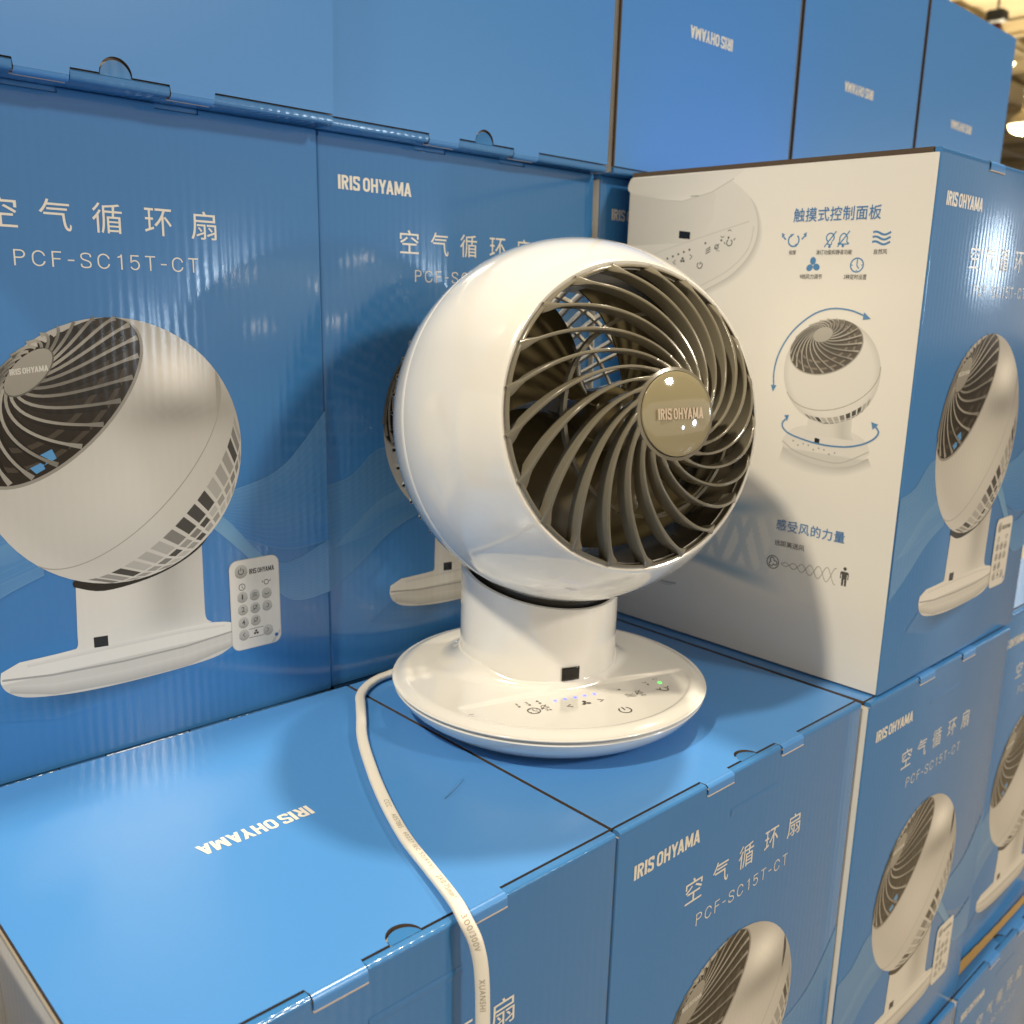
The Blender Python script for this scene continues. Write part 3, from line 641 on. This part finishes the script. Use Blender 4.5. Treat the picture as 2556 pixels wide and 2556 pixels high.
for b in range(NB):
    f0 = 2 * math.pi * b / NB + .12
    pts = []
    K = 26
    for j in range(K + 1):
        th = 12.6 + (49.4 - 12.6) * j / K
        ph = f0 + TANB * math.log(th / 12.6)
        pts.append((Vector((math.sin(D(th)) * math.cos(ph), math.sin(D(th)) * math.sin(ph), math.cos(D(th)))) * dome(th), th, ph))
    o = len(gbm_V); cs = 8
    for j, (p, th, ph) in enumerate(pts):
        a = pts[max(j - 1, 0)][0]; c = pts[min(j + 1, K)][0]; d = (c - a).normalized(); nn = p.normalized(); s = nn.cross(d).normalized()
        s = Vector((s.x, s.y, 0)).normalized(); t = j / K
        hw = .0076 + .0018 * smooth(.2, .7, t) + .020 * smooth(.88, 1.0, t) + .008 * smooth(.08, 0, t)
        dep = BARDEPTH * (0.75 + .35 * smooth(.0, .4, t)); dn = Vector((0, 0, 1))
        for (x, z) in ((-.55 * hw, 0), (.55 * hw, 0), (.88 * hw, -.0035), (1.0 * hw, -.009), (.55 * hw, -dep), (-.55 * hw, -dep), (-1.0 * hw, -.009), (-.88 * hw, -.0035)):
            q = p + s * x + dn * z; gbm_V.append(H(q.x, q.y, q.z))
    for j in range(K):
        for i in range(cs): gbm_F.append((o + j * cs + i, o + j * cs + (i + 1) % cs, o + (j + 1) * cs + (i + 1) % cs, o + (j + 1) * cs + i))
grille = from_pd('front_grille', gbm_V, gbm_F, fan, [m_taupe]); bm = bmesh.new(); bm.from_mesh(grille.data); bmesh.ops.recalc_face_normals(bm, faces=bm.faces); bm.to_mesh(grille.data); bm.free(); auto_smooth(grille, 50)
# hub badge
prof = [(0.01, .972)] + [(11.6 * i / 8, .972 - .004 * (i / 8) ** 2) for i in range(1, 9)] + [(12.0, .966), (12.15, .962), (12.15, .93)]
badge = revolve_head('hub_badge', prof, m_badge, seg=72)
v, f = stroke_text('IRIS OHYAMA'); p = fit_s(v, -.132, .132, -.026, .026)
p3 = []
for x, y, z in p: r2 = x * x + y * y; p3.append(H(x, y, .9735 - .11 * r2 + .0015 + z * .0003))
from_pd('brand_lettering', p3, f, badge, [m_chrome])
prof = [(0.01, .90), (13.3, .90), (13.3, .945)]
revolve_head('badge_backing', [(0.01, .91), (13.0, .91), (13.2, .952)], m_dark, seg=64)
# duct behind the grille
V = []; F = []; seg = 96; P = [(.742, .60), (.735, .50), (.720, .36), (.712, .20), (.715, .06), (.735, -.06), (.752, -.06), (.748, .50), (.755, .60)]
for r, z in P:
    for i in range(seg): a = 2 * math.pi * i / seg; V.append(H(r * math.cos(a), r * math.sin(a), z))
for j in range(len(P)):
    for i in range(seg): F.append((j * seg + i, j * seg + (i + 1) % seg, ((j + 1) % len(P)) * seg + (i + 1) % seg, ((j + 1) % len(P)) * seg + i))
duct = from_pd('air_duct', V, F, fan, [m_dark]); auto_smooth(duct, 40)
# impeller
V = []; F = []; P = [(.001, .50), (.12, .49), (.165, .45), (.175, .40), (.175, .12), (.001, .12)]
for r, z in P:
    for i in range(48): a = 2 * math.pi * i / 48; V.append(H(r * math.cos(a), r * math.sin(a), z))
for j in range(len(P) - 1):
    for i in range(48): F.append((j * 48 + i, j * 48 + (i + 1) % 48, (j + 1) * 48 + (i + 1) % 48, (j + 1) * 48 + i))
imp = from_pd('impeller', V, F, fan, [m_blade]); auto_smooth(imp, 40)
for b in range(5):
    V = []; F = []; f0 = 2 * math.pi * b / 5 + 0.90; nr, na = 10, 12
    for side in (0, 1):
        for i in range(nr + 1):
            r = .165 + (.685 - .165) * i / nr; sweep = .35 * (i / nr) ** 1.5
            for j in range(na + 1):
                s = j / na; a = f0 + sweep + (s - .5) * (1.15 + .05 * i / nr); zz = .30 + (s - .5) * (.36 - .10 * i / nr) + .02 * math.sin(s * math.pi)
                V.append(H(r * math.cos(a), r * math.sin(a), zz - .012 * side))
    M = (nr + 1) * (na + 1)
    for i in range(nr):
        for j in range(na):
            q = i * (na + 1) + j; F.append((q, q + 1, q + na + 2, q + na + 1)); F.append((M + q, M + q + na + 1, M + q + na + 2, M + q + 1))
    for i in range(nr): q = i * (na + 1); F.append((q, q + na + 1, M + q + na + 1, M + q)); q += na; F.append((q, M + q, M + q + na + 1, q + na + 1))
    for j in range(na): q = nr * (na + 1) + j; F.append((q, q + 1, M + q + 1, M + q))
    bl = from_pd('blade', V, F, imp, [m_blade]); auto_smooth(bl, 50)
# rear grille: radial ribs and rings, open between
V = []; F = []
def rib(pts, hw, dep):
    o = len(V)
    for j, p in enumerate(pts):
        a = pts[max(j - 1, 0)]; c = pts[min(j + 1, len(pts) - 1)]; d = (c - a).normalized(); nn = p.normalized(); s = nn.cross(d).normalized()
        for x, z in ((-hw, 0), (-hw * .6, .006), (hw * .6, .006), (hw, 0), (hw * .7, -dep), (-hw * .7, -dep)):
            q = p + s * x + nn * z; V.append(H(q.x, q.y, q.z))
    for j in range(len(pts) - 1):
        for i in range(6): F.append((o + j * 6 + i, o + j * 6 + (i + 1) % 6, o + (j + 1) * 6 + (i + 1) % 6, o + (j + 1) * 6 + i))
def RS(th): return 1.001 - .115 * smooth(125, 180, th)
for i in range(56):
    a = 2 * math.pi * i / 56
    rib([Vector((math.sin(D(t)) * math.cos(a), math.sin(D(t)) * math.sin(a), math.cos(D(t)))) * (RS(t) + .008) for t in [114 + 50 * j / 14 for j in range(15)]], .0095, .05)
for t in (122, 131, 140, 150):
    rib([Vector((math.sin(D(t)) * math.cos(a), math.sin(D(t)) * math.sin(a), math.cos(D(t)))) * (RS(t) - .012) for a in [2 * math.pi * i / 96 for i in range(97)]], .010, .03)
rg = from_pd('rear_grille', V, F, fan, [m_white2]); bm = bmesh.new(); bm.from_mesh(rg.data); bmesh.ops.recalc_face_normals(bm, faces=bm.faces); bm.to_mesh(rg.data); bm.free(); auto_smooth(rg, 50)
revolve_head('rear_cap', [(162, .90), (163, RS(163)), (170, RS(170)), (179.9, RS(179.9))], m_white2, seg=64)
V = []; F = []; P = [(.001, .12), (.16, .12), (.19, .08), (.19, -.55), (.15, -.75), (.001, -.78)]
for r, z in P:
    for i in range(48): a = 2 * math.pi * i / 48; V.append(H(r * math.cos(a), r * math.sin(a), z))
for j in range(len(P) - 1):
    for i in range(48): F.append((j * 48 + i, j * 48 + (i + 1) % 48, (j + 1) * 48 + (i + 1) % 48, (j + 1) * 48 + i))
mh = from_pd('motor_housing', V, F, fan, [m_white2]); auto_smooth(mh, 40)
# base: lower pan and cover
NC = B0 - NF * .066; NR = .205
def rev_base(name, prof, m, seg=160):
    V = []; F = []
    for r, z in prof:
        for i in range(seg): a = 2 * math.pi * i / seg; V.append(FL(B0 + Vector((r * math.cos(a), r * math.sin(a), z))))
    for j in range(len(prof) - 1):
        for i in range(seg): F.append((j * seg + i, j * seg + (i + 1) % seg, (j + 1) * seg + (i + 1) % seg, (j + 1) * seg + i))
    o = from_pd(name, V, F, fan, [m]); auto_smooth(o, 30); return o
rev_base('base_pan', [(.001, .010), (.27, .010), (.275, .002), (.315, .002), (.335, .010), (.362, .028), (.383, .046), (.396, .064), (.4005, .0725), (.3995, .0755), (.390, .0765), (.388, .084)], m_white)
ZP = .0958
def cover_z(r, a):
    x = r * math.cos(a); y = r * math.sin(a); P2 = Vector((x, y, 0)); fa = P2.dot(TF); fb = P2.dot(NF)
    dn = (P2 - (NC - B0)).length - NR
    z = .0990 + .008 * smooth(.36, .10, r)
    z -= .0105 * smooth(.365, .400, r) ** 1.6
    rf = .060 - .040 * smooth(-.03, .10, fb)
    if dn < rf: q = min(rf - max(dn, 0), .94 * rf); z += rf - math.sqrt(max(0, rf * rf - q * q))
    k = smooth(.135, .148, fb) * smooth(.366, .356, r) * smooth(.318, .308, abs(fa + .0))
    return z * (1 - k) + ZP * k if k > 0 else z
V = []; F = []; seg = 420
rs = [.388, .4000, .4035, .4045, .4040, .4025]; zs = [.0828, .0828, .0838, .0855, .0875, .0888]
rings = [.400, .396, .390, .383, .376, .370] + [.366 - .0012 * i for i in range(10)] + [.354 - .0021 * i for i in range(150)]
rings = [r for r in rings if r > .02]
for r, z in zip(rs, zs):
    for i in range(seg): a = 2 * math.pi * i / seg; V.append(FL(B0 + Vector((r * math.cos(a), r * math.sin(a), z))))
for r in rings:
    for i in range(seg): a = 2 * math.pi * i / seg; V.append(FL(B0 + Vector((r * math.cos(a), r * math.sin(a), cover_z(r, a)))))
for j in range(len(rs) + len(rings) - 1):
    for i in range(seg): F.append((j * seg + i, j * seg + (i + 1) % seg, (j + 1) * seg + (i + 1) % seg, (j + 1) * seg + i))
cover = from_pd('base_cover', V, F, fan, [m_white], True)
# neck with a top edge that follows the round head
V = []; F = []; seg = 160; K = 14
GL = GC
def ztop(P): q = (Vector((P.x, P.y, 0)) - Vector((GL.x, GL.y, 0))).length; return GL.z - math.sqrt(max(0.0001, (1.045 * RG) ** 2 - q * q))
for j in range(K + 1):
    for i in range(seg):
        a = 2 * math.pi * i / seg; P = NC + Vector((math.cos(a), math.sin(a), 0)) * NR; zt = ztop(P); z0 = .105
        s = j / K; z = z0 + (zt - z0) * s; fl = 0
        P = NC + Vector((math.cos(a), math.sin(a), 0)) * (NR + fl - .0); V.append(FL((P.x, P.y, z)))
for i in range(seg):
    a = 2 * math.pi * i / seg; P = NC + Vector((math.cos(a), math.sin(a), 0)) * (NR - .008); V.append(FL((P.x, P.y, ztop(NC + Vector((math.cos(a), math.sin(a), 0)) * NR) + .0015)))
for i in range(seg):
    a = 2 * math.pi * i / seg; P = NC + Vector((math.cos(a), math.sin(a), 0)) * (NR - .012); V.append(FL((P.x, P.y, .22)))
for j in range(K + 2):
    for i in range(seg): F.append((j * seg + i, j * seg + (i + 1) % seg, (j + 1) * seg + (i + 1) % seg, (j + 1) * seg + i))
neck = from_pd('neck', V, F, fan, [m_white]); auto_smooth(neck, 40)
V = []; F = []
for z in (.20, .0):
    for i in range(seg):
        a = 2 * math.pi * i / seg; P = NC + Vector((math.cos(a), math.sin(a), 0)) * (NR - .020); q = (Vector((P.x, P.y, 0)) - Vector((GL.x, GL.y, 0))).length
        V.append(FL((P.x, P.y, z if z else GL.z - math.sqrt((.99 * RG) ** 2 - q * q))))
for i in range(seg): F.append((i, (i + 1) % seg, seg + (i + 1) % seg, seg + i))
V.append(FL((NC.x, NC.y, .26))); 
from_pd('swivel_collar', V, F, fan, [m_collar], True)
# infrared window on the neck foot
V = []; F = []
def neckpt(x, z, off=.0015):
    # x: metres-like offset (carton widths) along the neck surface from the front line
    a0 = math.atan2(NF.y, NF.x); a = a0 + x / NR; fl = 0
    return FL(NC + Vector((math.cos(a), math.sin(a), 0)) * (NR + fl + off) + Vector((0, 0, z)))
nx, nz = 8, 8
for j in range(nz + 1):
    for i in range(nx + 1): V.append(neckpt(-.040 + .047 * i / nx, .120 + .034 * j / nz, .0015))
for j in range(nz):
    for i in range(nx): q = j * (nx + 1) + i; F.append((q, q + 1, q + nx + 2, q + nx + 1))
irw = from_pd('infrared_window', V, F, fan, [m_black], True)
md = irw.modifiers.new('thickness', 'SOLIDIFY'); md.thickness = .0004; md.offset = 1
# control marks, printed flat on the recessed panel
A = Art(); ZM = ZP + .0006
def mk(a, b): return (a, b)
ik = (0, 0, 0)
def dig(t, a, b, s=.010, wd=.006): A.text(t, a - wd / 2, a + wd / 2, -(b) - s / 2, -(b) + s / 2, ik, 0, .005)
# panel coordinates: a to the right, v = -b (towards the neck is up)
for t, a, b, wd in (('1', -.1800, .1712, .003), ('2', -.1540, .1718, .007), ('4', -.1265, .1725, .008)): dig(t, a, b, .011, wd)
for a in (-.180, -.1525, -.1247): A.disc(a, -.1846, .0036, ik, 0, n=14)
A.ring(-.158, -.2175, .0150, .0028, ik, 0); A.line([(-.158, -.208), (-.158, -.218), (-.151, -.222)], .0026, ik, 0)
for q in (0, 90, 180, 270): c = D(q + 30); A.line([(-.158 + .010 * math.cos(c), -.2175 + .010 * math.sin(c)), (-.158 + .0135 * math.cos(c), -.2175 + .0135 * math.sin(c))], .0022, ik, 0)
def bell(a, b): A.line(spline([(a - .010, -b - .006), (a - .006, -b), (a - .005, -b + .006), (a, -b + .010), (a + .005, -b + .006), (a + .006, -b), (a + .010, -b - .006), (a - .010, -b - .006)], 3), .0018, ik, 0); A.line([(a - .011, -b - .010), (a + .011, -b + .012)], .0018, ik, 0); A.text('3s', a - .004, a + .010, -b - .021, -b - .012, ik, 0)
bell(-.1265, .2085); bell(.130, .2225)
A.line([(-.061, -.219), (-.074, -.2262), (-.061, -.2335)], .0030, ik, 0); A.line([(.014, -.219), (.027, -.2262), (.014, -.2335)], .0030, ik, 0)
for q in (90, 210, 330):
    c = D(q); A.poly([(-.0225 + .013 * (math.cos(c) * (.55 + .48 * math.cos(p)) - math.sin(c) * .36 * math.sin(p)), -.2256 + .013 * (math.sin(c) * (.55 + .48 * math.cos(p)) + math.cos(c) * .36 * math.sin(p))) for p in [i * math.pi / 6 for i in range(12)]], ik, 0)
A.ring(.0430, -.2970, .0150, .0032, ik, 0, 125, 415); A.line([(.0430, -.297), (.0430, -.280)], .0032, ik, 0)
A.disc(.0961, -.1885, .0034, ik, 0, n=14); A.disc(.1814, -.1886, .0034, ik, 0, n=14)
for d in (-.007, 0, .007): A.line([(.090 + .024 * i / 8, -.2290 + d + .0025 * math.sin(i / 8 * 2 * math.pi)) for i in range(9)], .0020, ik, 0)
A.ring(.179, -.170, .007, .002, ik, 0, 200, 340); A.ring(.2165, -.172, .007, .002, ik, 0, 20, 160)
A.ring(.2026, -.2285, .0105, .003, ik, 0, 120, 420); A.line([(.189, -.229), (.183, -.222)], .003, ik, 0); A.line([(.2165, -.224), (.222, -.217)], .003, ik, 0)
PM = lambda a, v, k: FL(B0 + TF * a + NF * (-v) + Vector((0, 0, ZM)))
A.build('control_marks', PM, m_mark, fan)
def led(a, b, m, r=.0045):
    bm = bmesh.new(); n = 20; c = [bm.verts.new(PM(a + r * math.cos(2 * math.pi * i / n), -b + r * math.sin(2 * math.pi * i / n), 0)) for i in range(n)]; f = bm.faces.new(c); f.normal_update()
    if f.normal.z < 0: f.normal_flip()
    return from_bm('indicator_light', bm, fan, [m])
for i in range(5): led(-.0842 + .02722 * i, .1861 + .0004 * i, m_led)
led(.2163, .1902, m_led2, .0055)['label'] = 'green lit indicator'
A = Art(); A.ring(-.308, -.190, .004, .0016, ik, 0, 0, 180, n=8); A.ring(-.302, -.190, .003, .0016, ik, 0, 0, 180, n=8)
A.build('rim_mark', lambda a, v, k: FL(B0 + TF * a + NF * (-v) + Vector((0, 0, .1006))), m_mark, fan)
# power cord: flat twin cable
cw = [(.36, .925, .014, 0), (.25, .945, .014, 0), (.137, .932, .013, 0), (.078, .924, .012, 0), (.025, .899, .011, 0), (-.018, .862, .010, 0), (-.046, .821, .010, 0), (-.092, .752, .010, 0), (-.140, .682, .010, 0), (-.180, .613, .010, 0), (-.222, .53, .010, 0), (-.258, .455, .010, 0), (-.302, .352, .010, 0), (-.341, .245, .010, 0), (-.369, .140, .011, 0), (-.389, .065, .012, 0.05), (-.404, .018, .013, .2), (-.4135, -.013, .006, .5), (-.4075, -.028, -.020, .8), (-.4025, -.034, -.045, .95), (-.3985, -.038, -.075, 1), (-.3965, -.041, -.115, 1), (-.395, -.042, -.165, 1), (-.393, -.042, -.23, 1), (-.390, -.040, -.32, 1), (-.388, -.036, -.45, 1), (-.386, -.03, -.60, 1)]
pathc = spline(cw, 8)
V = []; F = []; nf = Vector((-.62, -.75, .22)).normalized(); fr = []
for i, p in enumerate(pathc):
    a = Vector(pathc[max(i - 1, 0)][:3]); b = Vector(pathc[min(i + 1, len(pathc) - 1)][:3]); d = (b - a).normalized()
    up = (Vector((0, 0, 1)) * (1 - p[3]) + nf * p[3]); up = (up - d * up.dot(d)).normalized(); s = d.cross(up).normalized(); fr.append((Vector(p[:3]), d, up, s))
    for k in range(16):
        q = 2 * math.pi * k / 16; cx_ = math.copysign(abs(math.cos(q)) ** .7, math.cos(q)); sx_ = math.copysign(abs(math.sin(q)) ** .8, math.sin(q))
        V.append(FL(Vector(p[:3]) + s * cx_ * .0128 + up * sx_ * .0082))
for i in range(len(pathc) - 1):
    for k in range(16): F.append((i * 16 + k, i * 16 + (k + 1) % 16, (i + 1) * 16 + (k + 1) % 16, (i + 1) * 16 + k))
cord = from_pd('power_cord', V, F, fan, [m_cord], True)
V2 = []; F2 = []
L_ = [0]
for i in range(1, len(fr)): L_.append(L_[-1] + (fr[i][0] - fr[i - 1][0]).length)
def at(s):
    for i in range(1, len(L_)):
        if L_[i] >= s: t = (s - L_[i - 1]) / (L_[i] - L_[i - 1]); A_, B_ = fr[i - 1], fr[i]; return [A_[k].lerp(B_[k], t) for k in range(4)]
    return fr[-1]
def near(x, y, z): 
    i = min(range(len(fr)), key=lambda j: (fr[j][0] - Vector((x, y, z))).length); return L_[i]
for body, pos, ln in (('CCC', (-.296, .372, .01), .030), ('A057885', (-.325, .295, .01), .055), ('60227 IEC 52(RVV)', (-.359, .185, .01), .135), ('2X0.75mm²', (-.389, .065, .01), .075), ('300/300V', (-.409, -.030, -.012), .060), ('XUANSHI', (-.396, -.041, -.125), .062)):
    v, f = text_pd(body, -.004, 1.15); p = fit(v, 0, ln, -.0052, .0052); s0 = near(*pos) - ln / 2; o = len(V2)
    for x, y in p:
        c, d, up, s = at(s0 + x); V2.append(FL(c + s * (-y) + up * (.0084 + .0003) * (1 - .0 * y)))
    F2 += [tuple(i + o for i in q) for q in f]
from_pd('cord_lettering', V2, F2, cord, [mat('faded_cord_print', (.36, .32, .26), .6)])

# a stray hair on the lid
hp = spline([(-.087, .369, .002), (-.105, .352, .008), (-.136, .338, .006), (-.160, .330, .004), (-.176, .327, .0015)], 6); V = []; F = []
for i, p in enumerate(hp):
    for k in range(5): q = 2 * math.pi * k / 5; V.append((Vector(p) + Vector((.0006 * math.cos(q), .0006 * math.cos(q), .0008 * math.sin(q)))) * S)
for i in range(len(hp) - 1):
    for k in range(5): F.append((i * 5 + k, i * 5 + (k + 1) % 5, (i + 1) * 5 + (k + 1) % 5, (i + 1) * 5 + k))
tag(from_pd('stray_hair', V, F, None, [mat('dark_hair', (.02, .015, .012), .4)], True), 'short dark curved hair lying on the blue lid beside the cord', 'hair')

# ------------------------------------------------------------------ the hall behind
FZ = -2 * h_ - .003
fl = from_pd('floor', [(-15, -15, FZ), (45, -15, FZ), (45, 40, FZ), (-15, 40, FZ)], [(0, 1, 2, 3)], None, [mat('concrete_floor', (.30, .26, .20), .35)]); tag(fl, kind='structure')
CZ = 4.9
V = []; F = []; nxx = 240
for i in range(nxx + 1):
    x = -14 + 60 * i / nxx; z = CZ + (.05 if i % 4 in (1, 2) else 0); V += [(x, -14, z), (x, 40, z)]
for i in range(nxx): F.append((2 * i, 2 * i + 2, 2 * i + 3, 2 * i + 1))
ce = from_pd('ceiling', V, F, None, [mat('cream_metal_deck', (.62, .53, .36), .5)]); tag(ce, kind='structure')
m_steel = mat('cream_painted_steel', (.52, .44, .29), .5)
def beam(x, y, ln, along_y, z=CZ - .25, hgt=.22, lab='', name='roof_beam'):
    bm = bmesh.new()
    if along_y: add_box(bm, x - .06, x + .06, y, y + ln, z - .01, z + .01); add_box(bm, x - .008, x + .008, y, y + ln, z, z + hgt); add_box(bm, x - .06, x + .06, y, y + ln, z + hgt, z + hgt + .02)
    else: add_box(bm, x, x + ln, y - .06, y + .06, z - .01, z + .01); add_box(bm, x, x + ln, y - .008, y + .008, z, z + hgt); add_box(bm, x, x + ln, y - .06, y + .06, z + hgt, z + hgt + .02)
    o = from_bm(name, bm, None, [m_steel]); tag(o, lab, 'roof beam', 'cream steel roof beams of the hall'); return o
for i in range(9): beam(12 + 2.6 * i, -6, 40, True, lab='cream steel roof beam seen beyond the end of the top carton row')
for i in range(3): beam(6, 3.5 + 4.2 * i, 38, False, CZ - .55, .28, lab='lower cream steel beam crossing under the roof beams')

cp = Vector(camo.matrix_world.translation)
def pendant(d, t, r, lab, lit=True):
    p = cp + Vector(d).normalized() * t
    o = empty('pendant_lamp', p); tag(o, lab, 'lamp')
    def rev(name, prof, m):
        V = []; F = []; n = 32
        for rr, z in prof:
            for i in range(n): a = 2 * math.pi * i / n; V.append((rr * math.cos(a), rr * math.sin(a), z))
        for j in range(len(prof) - 1):
            for i in range(n): F.append((j * n + i, j * n + (i + 1) % n, (j + 1) * n + (i + 1) % n, (j + 1) * n + i))
        return from_pd(name, V, F, o, [m], True)
    rev('lamp_shade', [(.05, .9 * r), (.3 * r, .8 * r), (.75 * r, .4 * r), (r, -.1 * r), (.97 * r, -.12 * r)], m_steel)
    rev('lamp_globe', [(.95 * r, .0), (.92 * r, -.25 * r), (.7 * r, -.55 * r), (.35 * r, -.72 * r), (.01, -.78 * r)], m_lamp)
    rev('cable', [(.02, .9 * r), (.02, CZ - p.z)], m_steel)
    if not lit: return
    l = bpy.data.lights.new('pendant_lamp_light', 'POINT'); l.energy = 900; l.color = (1, .86, .6); l.shadow_soft_size = .3
    lo = bpy.data.objects.new('pendant_lamp_light', l); col.objects.link(lo); lo.location = p + Vector((0, 0, -1.2 * r))
m_lamp = emat('lamp_glow', (1.0, .88, .55), 6.0)
pendant((.931, .3422, .1605), 17.0, .19, 'bright round pendant lamp hanging at the right edge beyond the cartons')
pendant((.912, .352, .208), 21.0, .10, 'small lamp beyond the carton row, highest of the three hanging lamps', False)
pendant((.9215, .347, .182), 24.0, .10, 'small lamp beyond the carton row, just above the large round lamp', False)
for i in range(9): beam(6, 2.6 + 1.35 * i, 40, False, CZ - .34, .07, lab='thin cream purlin crossing between the roof beams', name='roof_purlin')
# dark unit hung below the ceiling
u = empty('ceiling_heater', cp + Vector((.8985, .362, .2435)) * 13.5); tag(u, 'small dark unit hanging below the cream ceiling at the upper right', 'heater')
bm = bmesh.new(); add_box(bm, -.10, .10, -.10, .10, -.06, .06, 0, .03); from_bm('heater_body', bm, u, [mat('dark_green_metal', (.09, .095, .08), .5)])
bm = bmesh.new(); add_box(bm, -.012, .012, -.012, .012, .08, CZ - u.location.z); from_bm('hanger', bm, u, [m_steel])
bm = bmesh.new(); add_box(bm, -.05, .03, -.05, .03, -.16, -.08, 0); from_bm('red_cap', bm, u, [mat('red_plastic', (.25, .04, .02), .5)])
